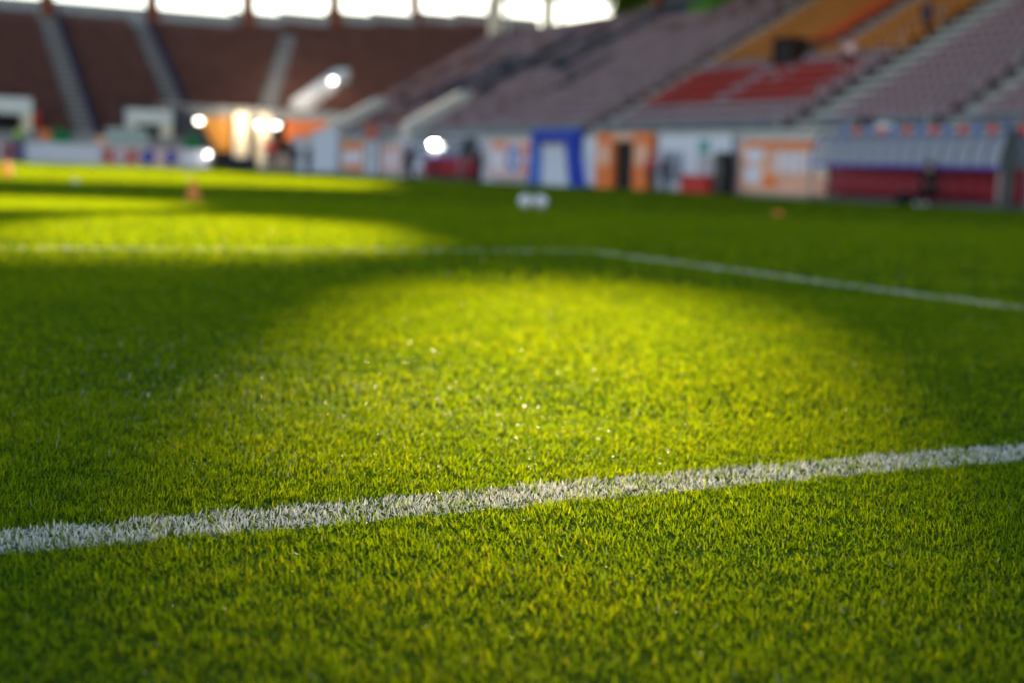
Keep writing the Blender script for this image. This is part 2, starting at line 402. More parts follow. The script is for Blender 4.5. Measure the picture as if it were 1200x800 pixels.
# end wall, rear wall with the window band, added eave and roof that block sun
ew = MB(); ew.prism([(34.3, -0.4), (50.4, -0.4), (50.4, 10.9), (34.3, 1.8)], 'y', MN1+0.003, MN1+0.2); ew.build("end_wall", M['white_wall'], main)
zs = ZT+RISE*MR
rw = MB()
rw.box((50.6, 14, -0.4), (50.9, MN1+0.2, zs+0.35))                       # up to the sill
rw.box((50.6, 14, zs+0.353), (50.9, 69.8, 14.3)); rw.box((50.6, 73.0, zs+0.353), (50.9, 79.6, 14.3))
rw.box((50.6, 14, 14.303), (50.9, 103.7, 23.0))  # unseen upper wall added to keep sun off the pitch
rw.build("rear_wall", M['concrete_dark'], main)
ev = MB(); ev.box((50.903, 14, 14.2), (56.4, 104.5, 14.45)); ev.build("sun_block_eave", M['grey_metal'], main)  # unseen eave added to stop sun coming through the windows
for n in (79.4, 94.1, 102.9):
    hw = {79.4: .45, 94.1: .6, 102.9: .8}[n]
    c = MB(); c.box((50.2, n-hw, zs-0.2), (50.58, n+hw, 23.0)); c.build("column", M['cream'] if n > 90 else M['rust'], main)
# roof: unseen plate with holes cut to shape the sun pools (x, y shifted up the sun's ray)
RZ = 23.0
k = RZ/math.tan(SUN_EL); SX, SY = math.sin(SUN_AZ), math.cos(SUN_AZ)
def ab(a, b): return (a*SX + b*SY + k*SX, a*SY - b*SX + k*SY)
sun_pool_holes = [
 [ab(1.75, -0.22), ab(1.75, 0.27), ab(2.6, 0.44), ab(3.3, 0.55), ab(4.4, 0.69), ab(5.6, 0.75), ab(6.3, 0.5), ab(6.65, 0.15), ab(6.7, -0.2), ab(6.4, -0.5), ab(5.7, -0.62), ab(4.4, -0.59), ab(3.3, -0.51), ab(2.6, -0.41)],
 [ab(6.6, -2.7), ab(6.9, -1.5), ab(7.8, -0.95), ab(9.0, -0.75), ab(12.0, -1.5), ab(13.0, -2.6), ab(12.6, -3.6), ab(9.0, -3.6)],
 [ab(11.6, -5.6), ab(12.4, -4.0), ab(15, -3.7), ab(18.3, -4.5), ab(19.5, -6.0), ab(19.0, -8.0), ab(12.6, -8.0)],
]
cu = bpy.data.curves.new("roof_outline", 'CURVE'); cu.dimensions = '2D'; cu.fill_mode = 'BOTH'; cu.extrude = 0.12
for poly in [[(30.0, 14.0), (53.0, 14.0), (53.0, 100.5), (30.0, 100.5)]] + sun_pool_holes:
    sp = cu.splines.new('POLY'); sp.points.add(len(poly)-1); sp.use_cyclic_u = True
    for p, q in zip(sp.points, poly): p.co = (q[0], q[1], 0, 1)
ro = bpy.data.objects.new("roof_outline", cu); COL.objects.link(ro)
bpy.context.view_layer.update()
rme = bpy.data.meshes.new_from_object(ro.evaluated_get(bpy.context.evaluated_depsgraph_get()))
bpy.data.objects.remove(ro); rme.name = "shade_roof"; rme.materials.clear(); rme.materials.append(M['grey_metal'])
shade_roof = bpy.data.objects.new("shade_roof", rme); COL.objects.link(shade_roof); shade_roof.parent = main
shade_roof.location = Vector((0, 0, RZ+0.15)) - Vector(main.location)

# --- end stand (far left), behind the far goal
ER = 23; EU0, EU1, GATE = -6.0, 73.0, 28.6
end = tag(empty("grandstand", (30, 124, ZB)), "brown seated end grandstand with bright open window band, behind the far end", "grandstand")
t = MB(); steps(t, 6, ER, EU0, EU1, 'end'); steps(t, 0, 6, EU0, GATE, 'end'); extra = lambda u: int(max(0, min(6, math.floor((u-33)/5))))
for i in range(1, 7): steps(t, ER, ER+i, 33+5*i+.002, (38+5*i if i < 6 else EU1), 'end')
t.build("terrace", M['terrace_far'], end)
fw = MB(); fw.box((EU0, 114.0, -0.4), (GATE, 114.25, 2.05)); fw.box((EU0, 114.25, 1.85), (GATE, 114.98, 2.05)); fw.build("front_wall", M['concrete'], end)
for c, w in ((21.1, 1.5), (29.3, 1.3), (12.0, 1.4)):
    stair('end', 0 if c < GATE-1 else 6, ER, c, w, M['concrete'], end)
    hb = MB(); r0 = 0 if c < GATE-1 else 6
    hb.prism([(115+TREAD*r0, ZT+RISE*r0+.05), (115+TREAD*ER, ZT+RISE*ER+.05), (115+TREAD*ER, ZT+RISE*ER+.85), (115+TREAD*r0, ZT+RISE*r0+.85)], 'x', c+w/2+.05, c+w/2+.16)
    hb.build("side_strip", M['navy'], end)  # dark strip along one side of each stair
mb = MB()                                                # slanting stair towards the corner
for r in range(6, ER):
    c = 37.3 + 5.9*(r-6)/(ER-6)*1.09; p0 = 115+TREAD*r; z = ZT+RISE*r
    mb.box((c-.75, p0+.02, z-.1), (c+.75, p0+TREAD+.018, z+.02)); mb.box((c-.75, p0+TREAD*.5, z-.1), (c+.75, p0+TREAD+.016, z+RISE*.5))
mb.build("stair", M['concrete'], end)
ez = ZT+RISE*ER; ey = 115+TREAD*ER
rp = MB(); rp.box((EU0, ey+0.1, -0.4), (38, ey+0.4, ez+1.4))
for i in range(1, 7): rp.box((33+5*i+.002, ey+0.1+TREAD*i, -0.4), ((38+5*i if i < 6 else EU1), ey+0.4+TREAD*i, ez+1.4+RISE*i))
rp; rp.build("parapet", M['concrete'], end)
sc_ = MB(); sc_.box((66.3, 100, 17.6), (66.6, 134, 29.8)); sc_.box((66.3, 134.003, 24.5), (66.6, 172, 29.8))
for q in (100.2, 111, 122, 133.6): sc_.tube((66.8, q, -.4), (66.8, q, 29.8), .2)
sc_.build("corner_sun_block", M['grey_metal'], end)  # unseen screen added to block sun from the far touchline
tb = MB(); tb.box((EU0, ey+0.05, 18.2), (EU1, ey+0.6, 19.2)); tb.build("top_beam", M['rust'], end)
for i in range(8):
    u = 21.2 + 9.25*(i-2) if i else 3.0
    if u > EU1: continue
    e_ = extra(u); yy = ey+TREAD*e_; zz = ez+RISE*e_
    c = MB(); c.box((u-0.55, yy-0.35, zz-0.1), (u+0.55, yy+0.09, zz+1.55)); c.box((u-0.55, yy+0.1, zz+1.403), (u+0.55, yy+0.6, 18.19)); c.build("column", M['rust'], end)
# gateway under the corner: fascia, back wall, white pillars, hung panels
fa = MB(); fa.box((GATE-1.0, 119.35, 4.05), (45.5, 119.75, 4.95)); fa.build("gate_fascia", M['concrete'], end)
gb = MB(); gb.box((GATE, 125.0, -0.3), (60, 125.3, 4.6)); gb.box((GATE, 119.8, -0.3), (GATE+0.3, 125, 4.6)); gb.build("gate_back_wall", M['concrete_dark'], end)
ds = MB(); ds.prism([(28.2, 4.6), (29.3, 4.6), (31.6, 1.3), (31.6, -0.3), (30.4, -0.3), (28.2, 2.6)], 'y', 116.2, 116.8); ds.build("gate_ramp_wall", M['concrete_dark'], end)
# broad pale stair wall climbing above the gateway
d = Vector((6.0, 5.9, 0)).normalized(); n_ = Vector((d.y, -d.x, 0)); a0, a1 = Vector((39.9, 119.9, 5.0)), Vector((46.2, 126.0, 8.4))
wv = []
for c in (a0, a1):
    for s_ in (-0.75, 0.75): wv += [c+n_*s_+Vector((0, 0, -0.4)), c+n_*s_+Vector((0, 0, 0.75))]
mb = MB(); mb.add(wv, [(0, 1, 3, 2), (4, 6, 7, 5), (0, 2, 6, 4), (1, 5, 7, 3), (0, 4, 5, 1), (2, 3, 7, 6)]); mb.build("stair_parapet", M['concrete_pale'], end)

# white doorways in the lower rows of the end stand
def portal(u0, u1, z0, z1, y0, label, leg):
    o = tag(empty("stand_doorway", ((u0+u1)/2, y0, z0)), label, "doorway", "white doorways let into the end stand")
    h = z1-z0
    m_ = MB(); m_.box((u0, y0, z1-h*0.42), (u1, y0+1.6, z1)); m_.build("lintel", M['white'], o)
    m_ = MB(); m_.box((u1-leg, y0, z0), (u1, y0+1.6, z1-h*0.42-0.003)); m_.build("side_wall", M['cream'], o)  # both side walls: cream stands for warm light on white
    m_ = MB(); m_.box((u0, y0, z0), (u0+leg*.6, y0+1.6, z1-h*0.42-0.003)); m_.build("side_wall", M['cream'], o)
    m_ = MB(); m_.box((u0+leg*.6, y0+1.2, z0), (u1-leg, y0+1.5, z1-h*0.42-0.003)); m_.build("door_recess", M['dark'], o)  # near-black back wall paints the recess dark
    return o
portal(11.8, 17.0, 1.7, 4.6, 114.3, "wide white doorway in the end stand at the left edge of the picture", 0.7)
portal(24.3, 27.7, 1.5, 4.2, 114.3, "narrower white doorway in the end stand left of the bright corner gateway", 0.9)

# ------------------------------------------------------------------ seats
TV = []; TF = []
tm = MB()
tm.prism([(-.22, .40), (.18, .37), (.18, .42), (-.22, .46)], 'y', -.185, .185)
tm.prism([(.15, .40), (.20, .40), (.27, .76), (.23, .76)], 'y', -.185, .185)
tm.box((.02, -.05, 0), (.12, .05, .37))
TV = np.array(tm.v); TF = tm.f
def seat_mesh(cname):
    me = bpy.data.meshes.new("stadium_seat"); me.from_pydata(tm.v, [], tm.f)
    bm = bmesh.new(); bm.from_mesh(me); bmesh.ops.recalc_face_normals(bm, faces=bm.faces[:])
    bmesh.ops.bevel(bm, geom=[e for e in bm.edges], offset=0.012, segments=1, affect='EDGES'); bm.to_mesh(me); bm.free()
    me.materials.append(SEATM[cname]); return me
def pc(p):                                              # depth and position in the frame, to pick the 300 nearest seats in view
    v = Vector(p)-Vector((0, 0, CAMH)); z = v.dot(fwd); return v.dot(r2)/z, v.dot(u2)/z, z
def main_color(u, n):
    if 46.3 < n < 60.4 and u > 41.6: return 'vermilion' if 53.0 < n < 54.6 else 'amber'
    if (54.6 < n < 60.6 and 37.8 < u < 40.3) or (51.5 < n < 53.6 and 37.8 < u < 38.9) or (47.6 < n < 52.2 and 37.8 < u < 40.3) or (52.6 < n < 53.4 and 39.2 < u < 40.9): return 'red'
    for c, w, a, b in ((85.0, 1.5, 41, 47.6), (88.9, 1.7, 39.3, 45.6), (77.8, 1.0, 42.4, 48.4), (73.7, .7, 39.5, 43.6), (92.8, 1.2, 38, 43), (81.0, .9, 44, 48)):
        if abs(n-c) < w and a < u < b: return 'navy'
    if 78 < n < 88 and 43.0 < u < 44.2: return 'navy'
    if abs(n-76.5) < 3 and u > 48.3: return 'navy'
    if u < 35.9: return 'grey'
    if u > 46 and n > 61: return 'rust' if random.random() < .3 else 'mauve'
    return 'rust' if (n > 60 and random.random() < np.interp(n, [72, 90, 103], [0, .35, .75])) else 'mauve'
def end_color(u, n):
    return 'mauve' if random.random() < .0 else 'rust'
seats = []                                              # (x, y, z, side, colour)
for r in range(MR):
    u = 35+TREAD*r+0.46; z = ZT+RISE*r
    for j in range(int((MN1-30.2)/0.5)):
        n = 30.2+0.5*j
        if abs(n-37.2) < .82 or abs(n-45.2) < 1.22 or abs(n-61.3) < .97: continue
        if r >= 9 and abs(n-52.0) < .82: continue
        if 7 <= r <= 9 and 52.4 < n < 55.0: continue
        if any(abs(n-c) < .78 for c in (84.0, 98.6)): continue
        if r == 0 and 40.9 < n < 41.9: continue
        seats.append((u, n, z, 0, main_color(u, n)))
for r in range(ER+6):
    n = 115+TREAD*r+0.46; z = ZT+RISE*r
    for j in range(int((EU1-9.0)/0.5)):
        u = 9.0+0.5*j
        if r >= ER+extra(u): continue
        if r < 6 and u > GATE-.3: continue
        if r < 6 and (11.4 < u < 17.3 or 24.0 < u < 28): continue
        if abs(u-21.1) < 1.05 or (abs(u-29.3) < .95) or abs(u-12) < 1.0: continue
        if 6 <= r < ER and abs(u-(37.3+5.9*(r-6)/(ER-6)*1.09)) < 1.0: continue
        if 39 < u < 47.5 and abs((u-39.9)-(n-119.9)) < 1.5: continue
        seats.append((u, n, z, 1, end_color(u, n)))
rank = []
for i, s_ in enumerate(seats):
    px, py, dz = pc((s_[0], s_[1], s_[2]+.5))
    if abs(px) < 0.355 and abs(py) < 0.236: rank.append((dz, i))
rank.sort(); solo = {i for _, i in rank[:300]}
SM = {}
LBL = {'mauve': "mauve plastic stadium seat in the main stand rows above the dugout",
       'rust': "reddish brown stadium seat scattered among mauve ones above the dugout",
       'grey': "grey front row stadium seat just above the dugout",
       'amber': "amber stadium seat in the upper block of the main stand",
       'red': "red stadium seat in the main stand", 'navy': "navy stadium seat in the main stand", 'vermilion': "vermilion stadium seat in the main stand"}
for i in sorted(solo):
    x, y, z, sd, c = seats[i]
    if c not in SM: SM[c] = seat_mesh(c)
    o = bpy.data.objects.new("stadium_seat", SM[c]); o.location = (x, y, z); COL.objects.link(o)
    tag(o, LBL[c], "seat", "%s seats of the main stand nearest the camera" % c)
rest = [s_ for i, s_ in enumerate(seats) if i not in solo]
keys = list(SEATM)
for sd, label in ((0, "rows of mauve, orange, red and navy seats filling the main stand"), (1, "rows of dark rust brown seats filling the far end stand")):
    rs_ = [s_ for s_ in rest if s_[3] == sd]
    P = np.array([s_[:3] for s_ in rs_]); N = len(P)
    tv = TV if sd == 0 else np.stack([-TV[:, 1], TV[:, 0], TV[:, 2]], 1)
    V = (P[:, None, :]+tv[None]).reshape(-1, 3); K = len(TV)
    me = bpy.data.meshes.new("seat_rows")
    fl = np.array(sum([list(f) for f in TF], [])); assert all(len(f) == 4 for f in TF)
    idx = ((np.arange(N)*K)[:, None]+fl[None]).ravel()
    me.vertices.add(len(V)); me.vertices.foreach_set("co", V.astype(np.float32).ravel())
    me.loops.add(len(idx)); me.loops.foreach_set("vertex_index", idx.astype(np.int32))
    nf = N*len(TF); me.polygons.add(nf); me.polygons.foreach_set("loop_start", (np.arange(nf)*4).astype(np.int32))
    me.polygons.foreach_set("material_index", np.repeat([keys.index(s_[4]) for s_ in rs_], len(TF)).astype(np.int32))
    me.update(calc_edges=True)
    for k_ in keys: me.materials.append(SEATM[k_])
    o = bpy.data.objects.new("seat_rows", me); COL.objects.link(o); tag(o, label, "seats", kind="stuff")

# ------------------------------------------------------------------ trees outside, seen through the window gap
def tree(x, y, h, cr, label, seed):
    r = np.random.default_rng(seed)
    o = tag(empty("tree", (x, y, -0.42)), label, "tree", "trees outside behind the main stand")
    t = MB(); t.tube((x, y, -.42), (x+.2, y, h*.45), .38, .26); 
    for i in range(7):
        a = i*0.95; t.tube((x+.2, y, h*(.36+.03*i)), (x+math.cos(a)*cr*.6, y+math.sin(a)*cr*.6, h*(.55+.05*i)), .14, .04, 7)
    t.build("trunk", mat("bark", (0.12, 0.085, 0.06), 0.9, .3, 8, .5), o, smooth=True)
    N = 16000
    cl = r.normal(0, 1, (46, 3)); cl /= np.linalg.norm(cl, axis=1)[:, None]; cl *= r.uniform(.45, 1, (46, 1))*np.array([cr, cr, h*.36])
    c = cl[r.integers(0, 46, N)] + r.normal(0, cr*.16, (N, 3)) + np.array([x, y, h*.66])
    a = r.normal(0, 1, (N, 3)); a /= np.linalg.norm(a, axis=1)[:, None]; b = np.cross(a, r.normal(0, 1, (N, 3))); b /= np.linalg.norm(b, axis=1)[:, None]
    sz = r.uniform(.16, .34, (N, 1))
    V = np.stack([c-a*sz, c+b*sz*.5, c+a*sz, c-b*sz*.5], 1).reshape(-1, 3)
    m_ = MB(); m_.v = [tuple(p) for p in V]; m_.f = [(4*i, 4*i+1, 4*i+2, 4*i+3) for i in range(N)]
    cro = m_.build("crown", M['leaf'], o)
    at = cro.data.attributes.new("tint", 'FLOAT', 'POINT'); at.data.foreach_set("value", np.repeat(r.uniform(0, 1, N), 4).astype(np.float32))
M['leaf'] = leafmat("tree_leaf", [(0, (0.05, 0.12, 0.012)), (.6, (0.09, 0.19, 0.018)), (1, (0.15, 0.26, 0.02))], (3.0, 2.4, 0.8), .5, .02, .6)
tree(61.0, 97.6, 19.0, 3.6, "green tree outside the main stand beside its bright rear window", 3)
tree(61.0, 85.8, 18.0, 3.6, "green tree outside glimpsed through the small gap in the stand's rear wall", 5)

# ------------------------------------------------------------------ dugouts
M['rib'] = mat('dark_rib_steel', (.05, .055, .07), .5, .1, 4)
def dugout(n0, n1, label, rail, nseat):
    o = tag(empty("team_dugout", (33.1, (n0+n1)/2, ZB)), label, "dugout", "team dugouts on the right touchline")
    z0 = ZB
    b = MB(); b.box((32.62, n0, z0), (33.9, n1, z0+.16)); b.build("base", M['concrete_dark'], o)
    b = MB(); b.box((33.78, n0, z0+.163), (33.86, n1, z0+1.25)); b.build("back_panel", M['maroon'], o)
    ns = max(3, int(round((n1-n0)/0.62))); wd = (n1-n0)/ns
    prof = [(33.86, z0+1.26), (33.80, z0+1.85), (33.55, z0+2.25), (33.15, z0+2.34), (32.80, z0+2.10), (32.64, z0+1.66), (32.60, z0+1.30)]
    inner = [(x+.0 if i in (0,) else x, z-.022) for i, (x, z) in enumerate(prof)]
    for i in range(ns):
        a, c = n0+wd*i+.025, n0+wd*(i+1)-.025
        m_ = MB(); m_.prism(prof+[(x+.018, z-.02) for x, z in prof[::-1]], 'y', a, c); m_.build("canopy_panel", M['poly'], o)
    for i in range(ns+1):
        a = n0+wd*i; m_ = MB()
        for (p, q) in zip(prof[:-1], prof[1:]): m_.tube((p[0], a, p[1]), (q[0], a, q[1]), .05, n=6)
        m_.build("rib", M['rib'], o)
    m_ = MB(); m_.box((32.55, n0, z0+1.2), (32.62, n1, z0+1.3)); m_.build("front_rail", rail, o)
    for a in (n0+.03, n1-.03):
        m_ = MB(); m_.box((32.6, a-.03, z0+.16), (32.68, a+.03, z0+1.2)); m_.build("post", M['grey_metal'], o)
        m_ = MB(); m_.box((33.74, a-.03, z0+.163), (33.776, a+.03, z0+1.3)); m_.build("post", M['grey_metal'], o)
    for i in range(nseat):
        c = n0+.35+(n1-n0-.7)*i/(nseat-1)
        m_ = MB(); m_.prism([(33.05, z0+.50), (33.5, z0+.46), (33.62, z0+1.22), (33.70, z0+1.22), (33.58, z0+.36), (33.05, z0+.38)], 'y', c-.27, c+.27)
        m_.box((33.25, c-.05, z0+.16), (33.38, c+.05, z0+.40)); m_.build("seat", M['maroon'], o, bevel=.015)
    return o
mp = bpy.data.materials.new("clear_polycarbonate"); mp.use_nodes = True
b = mp.node_tree.nodes["Principled BSDF"]; b.inputs["Base Color"].default_value = (.60, .60, .68, 1); b.inputs["Roughness"].default_value = .25
tn = mp.node_tree.nodes.new("ShaderNodeBsdfTransparent"); tn.inputs[0].default_value = (.8, .82, .84, 1)
mm = mp.node_tree.nodes.new("ShaderNodeMixShader"); mm.inputs[0].default_value = .55
mp.node_tree.links.new(b.outputs[0], mm.inputs[1]); mp.node_tree.links.new(tn.outputs[0], mm.inputs[2]); mp.node_tree.links.new(mm.outputs[0], mp.node_tree.nodes["Material Output"].inputs[0])
M['poly'] = mp
dugout(31.75, 40.7, "long dugout of deep red seats under a clear curved canopy, right edge", M['blue'], 14)
dugout(70.4, 77.6, "smaller red seated dugout behind the bright white lamp", M['blue'], 10)
# red and blue pennants on the parapet above the near dugout
for i in range(15):
    n = 31.6+0.64*i
    m_ = MB(); m_.add([(33.93, n-.16, 2.36), (33.93, n+.16, 2.36), (33.93, n+.1, 1.92), (33.93, n-.22, 1.92), (33.95, n-.16, 2.36), (33.95, n+.16, 2.36), (33.95, n+.1, 1.92), (33.95, n-.22, 1.92)],
                      [(0, 1, 2, 3), (4, 7, 6, 5), (0, 4, 5, 1), (1, 5, 6, 2), (2, 6, 7, 3), (3, 7, 4, 0)])
    c = 'red' if i % 2 else 'blue'
    tag(m_.build("pennant", M['red_cloth'] if i % 2 else M['sky_blue']), "%s pennant hung on the parapet above the near dugout" % c, "pennant", "%s pennants above the near dugout" % c)

# ------------------------------------------------------------------ banners, gates and panels along the main stand wall
FX = 33.60
def board(name, n0, n1, z0, z1, m, label, cat, group=None, x=FX, marks=()):
    o = tag(empty(name, (x, (n0+n1)/2, z0)), label, cat, group)
    b = MB(); b.box((x, n0, z0), (x+.06, n1, z1)); b.build("panel", m, o)
    fr = MB(); t = .05
    for a, c in (((n0-t, z0-t), (n1+t, z0)), ((n0-t, z1), (n1+t, z1+t)), ((n0-t, z0), (n0, z1)), ((n1, z0), (n1+t, z1))):
        fr.box((x-.01, a[0], a[1]), (x+.07, c[0], c[1]))
    fr.build("frame", M['grey_metal'], o)
    for i, (a, c, e, f, mm_, shape) in enumerate(marks):
        k_ = MB(); xx = x-.004-.004*i
        if shape == 'o':
            pr = [((a+c)/2+(c-a)/2*math.cos(q*math.pi/12), (e+f)/2+(f-e)/2*math.sin(q*math.pi/12)) for q in range(24)]
            k_.prism(pr, 'x', xx, x-.001)
        else: k_.box((xx, a, e), (x-.001, c, f))
        k_.build("printed_mark", mm_, o)
    return o
# big orange banner: white roundels at its left, a row of tall white letters, orange bands (letters unreadable in the photo)
W_ = M['lilac'] = mat("lilac_white_print", (0.84, 0.78, 0.88), .55, .06, 2)
mk = [(44.75, 45.95, 1.05, 1.75, W_, 'o'), (44.85, 46.05, .25, .95, W_, 'o')]
for c in (43.75, 43.15, 42.6): mk.append((c-.21, c+.21, .72, 1.48, W_, 'b'))
mk += [(41.75, 42.2, .70, 1.5, W_, 'b'), (41.05, 41.6, .62, 1.5, M['white'], 'o'), (41.0, 45.9, 1.62, 1.86, M['orange'], 'b'), (43.9, 44.7, .15, .62, M['orange'], 'b')]
board("advertising_banner", 40.95, 46.35, -.06, 1.92, M['salmon'], "big orange banner with white roundels and tall white letters beside the near dugout", "banner", "banners on the main stand wall", marks=mk)
o = board("advertising_banner", 63.9, 68.9, .05, 2.02, M['pink'], "pink and orange banner with a blue emblem, left of the blue arch", "banner", "banners on the main stand wall",
      marks=[(65.2, 66.7, .35, 1.65, M['sky_blue'], 'o'), (65.6, 66.3, .7, 1.3, W_, 'o'), (64.1, 64.9, 1.2, 1.8, M['orange'], 'b'), (64.1, 64.8, .15, .8, M['orange'], 'b'), (66.9, 68.3, 1.6, 1.9, M['orange'], 'b'), (67.2, 68.6, .5, 1.4, W_, 'b')])
board("advertising_banner", 80.9, 84.4, .05, 1.75, M['pink'], "narrow pale pink banner with white letter, right of the orange and white banner", "banner", "banners on the main stand wall", marks=[(82.2, 83.2, .5, 1.35, W_, 'b'), (81.2, 84.1, 1.5, 1.7, M['salmon'], 'b')])
board("advertising_banner", 87.3, 91.6, .05, 1.95, M['salmon'], "orange topped white banner near the corner end of the main stand", "banner", "banners on the main stand wall", marks=[(87.6, 91.3, .55, 1.3, W_, 'b'), (87.6, 91.3, 1.5, 1.9, M['orange'], 'b'), (88.0, 90.2, .1, .45, M['orange'], 'b')])
board("wall_panel", 84.9, 87.0, -.1, 2.0, M['white_wall'], "plain pale blue white panel between the pink banner and the orange topped banner", "panel")
board("wall_panel", 46.9, 52.2, -.1, 2.15, M['white_wall'], "wide pale white panel between the orange doorway and the big orange banner", "panel",
      marks=[(50.3, 51.9, .15, 1.5, M['sky_blue'] if False else mat("blue_grey_glass", (.28, .33, .45), .2, .1, 2), 'b'), (47.2, 49.2, .5, 1.35, mat("grey_glass", (.40, .40, .47), .2, .1, 2), 'b'), (48.4, 49.2, 1.4, 1.95, mat("teal_print", (.10, .34, .30), .5, .1, 2), 'b')])
board("wall_panel", 57.45, 58.75, -.1, 2.1, M['white_wall'], "narrow pale panel between the blue arch and the orange doorway", "panel")
board("wall_panel", 92.3, 97.5, -.1, 2.75, M['white_wall'], "tall pale blue white panel at the corner end of the main stand", "panel")
# orange doorway
o = tag(empty("doorway", (33.5, 55.0, ZB)), "orange framed doorway standing open on a dark passage", "doorway")
for a, c in ((52.75, 54.05), (55.85, 57.3)):
    b = MB(); b.box((33.45, a, ZB), (33.75, c, 2.28)); j = b.build("jamb", M['orange'], o)
    k_ = MB(); k_.box((33.444, a+.1, .85), (33.449, c-.1, 1.75)); k_.build("printed_mark", M['salmon'], j)
b = MB(); b.box((33.45, 54.053, 1.92), (33.75, 55.847, 2.28)); b.build("lintel", M['salmon'], o)
b = MB(); b.box((33.7, 54.053, ZB), (33.74, 55.847, 1.917)); b.build("passage_dark_sheet", M['dark'], o)  # near-black sheet stands for the unlit passage
# blue inflatable arch
o = tag(empty("inflatable_arch", (33.3, 61.0, ZB)), "royal blue arch with a splayed right leg and pale curtain, left of the orange doorway", "arch")
b = MB(); b.box((33.2, 58.9, 1.85), (33.7, 63.4, 2.5)); b.build("crossbar", M['blue'], o, bevel=.12)
b = MB(); b.prism([(58.3, ZB), (59.3, ZB), (59.9, 1.84), (59.0, 1.84)], 'x', 33.2, 33.7); b.build("leg", M['blue'], o)
b = MB(); b.prism([(62.85, ZB), (63.6, ZB), (63.4, 1.84), (62.85, 1.84)], 'x', 33.2, 33.7); b.build("leg", M['sky_blue'], o)
b = MB(); b.prism([(59.32, ZB), (62.84, ZB), (62.84, 1.84), (59.92, 1.84)], 'x', 33.58, 33.66); b.build("curtain", M['white_wall'], o)
# red box, dark cabinet
o = tag(empty("storage_box", (33.2, 48.4, ZB)), "low red storage box in front of the pale panel", "box")
b = MB(); b.box((32.9, 47.5, ZB), (33.5, 49.4, .42)); b.build("body", M['red'], o, bevel=.03)
b = MB(); b.box((32.86, 47.46, .425), (33.54, 49.44, .52)); b.build("lid", M['red'], o, bevel=.02)
o = tag(empty("equipment_cabinet", (33.2, 46.75, ZB)), "tall dark grey cabinet at the left end of the big orange banner", "cabinet")
b = MB(); b.box((32.95, 46.45, ZB), (33.45, 47.1, 1.45)); b.build("body", M['dark'], o, bevel=.02)
b = MB(); b.box((32.935, 46.5, ZB+.1), (32.947, 47.05, 1.4)); dd = b.build("door", M['grey_metal'] if False else mat("charcoal_steel", (.05, .05, .05), .4, .2, 4), o)
b = MB(); b.box((32.90, 46.55, .6), (32.932, 46.6, .85)); b.build("handle", M['grey_metal'], dd)
# red box sign on a pole
o = tag(empty("box_sign", (32.9, 84.3, ZB)), "small orange red box sign on a dark pole behind the pink banner", "sign")
b = MB(); b.tube((32.9, 84.3, ZB), (32.9, 84.3, 2.05), .05); b.build("pole", M['dark'], o)
b = MB(); b.box((32.75, 83.6, 2.06), (33.05, 85.0, 2.95)); b.build("sign_box", mat("orange_red_sign", (.55, .11, .06), .5, .1, 2), o, bevel=.04)
# white bucket-like cover on the parapet
b = MB(); b.lathe([(.001, 0), (.30, 0), (.34, .1), (.33, .38), (.22, .5), (.001, .53)], (34.35, 38.9, 2.05)); tag(b.build("loudspeaker_cover", M['white'], smooth=True), "white domed cover on the parapet above the near dugout", "cover")
b = MB(); b.prism([(48.5, 9.95), (50.1, 10.9), (50.1, 11.5), (48.5, 10.55)], 'y', 70.4, 72.9); tag(b.build("banner_cloth", mat('bright_green_cloth', (.07, .22, .015), .8, .15, 3)), "bright green cloth draped over the top rows of the main stand", "cloth")
# corner post at the picture's right edge
b = MB(); b.box((32.55, 31.3, ZB), (32.75, 31.55, 2.1)); b.box((32.5, 31.25, 2.1), (32.8, 31.6, 2.2)); tag(b.build("service_post", mat("dark_post", (.06, .07, .07), .5, .2, 3)), "dark square post at the right end of the near dugout", "post")

# ------------------------------------------------------------------ boards at the far end
EYB = 112.9
def eboard(u0, u1, z1, m, label, marks=()):
    o = tag(empty("advertising_board", ((u0+u1)/2, EYB, ZB)), label, "advertising board", "advertising boards behind the far goal line")
    b = MB(); b.box((u0, EYB, ZB), (u1, EYB+.12, z1)); b.build("panel", m, o)
    for u in np.linspace(u0+.3, u1-.3, 3):
        b = MB(); b.prism([(EYB+.121, ZB), (EYB+.6, ZB), (EYB+.121, z1-.2)], 'x', u-.03, u+.03); b.build("brace", M['grey_metal'], o)
    for i, (a, c, e, f, mm_, sh) in enumerate(marks):
        k_ = MB(); yy = EYB-.004-.003*i
        if sh == 'o':
            pr = [((a+c)/2+(c-a)/2*math.cos(q*math.pi/12), (e+f)/2+(f-e)/2*math.sin(q*math.pi/12)) for q in range(24)]
            k_.prism(pr, 'y', yy, EYB-.001)
        else: k_.box((a, yy, e), (c, EYB-.001, f))
        k_.build("printed_mark", mm_, o)
eboard(16.3, 21.85, 1.30, M['white_wall'], "long white board with one pale lilac stripe, leftmost white board of the far end", [(16.6, 21.5, .35, .75, W_, 'b')])
eboard(21.95, 24.75, 1.15, M['pink'], "pale pink board with orange red letters at the far end", [(22.1, 22.75, -.05, 1.0, M['red'], 'b'), (23.15, 23.45, .2, .8, M['sky_blue'], 'o'), (23.85, 24.5, -.05, 1.0, M['red'], 'b')])
eboard(24.85, 27.85, 1.15, M['pink'], "pink board with two round blue emblems at the far end", [(24.95, 26.0, -.1, 1.05, M['blue'], 'o'), (26.8, 27.7, -.1, 1.05, M['blue'], 'o')])
eboard(27.95, 30.4, 1.20, M['white_wall'], "short white board next to the gateway at the far end", [(28.3, 30.1, .3, .7, W_, 'b')])
eboard(12.0, 14.6, 1.20, M['pink'], "pink board at the left edge of the picture", [(12.3, 14.2, .2, .9, M['crimson_cloth'], 'b')])

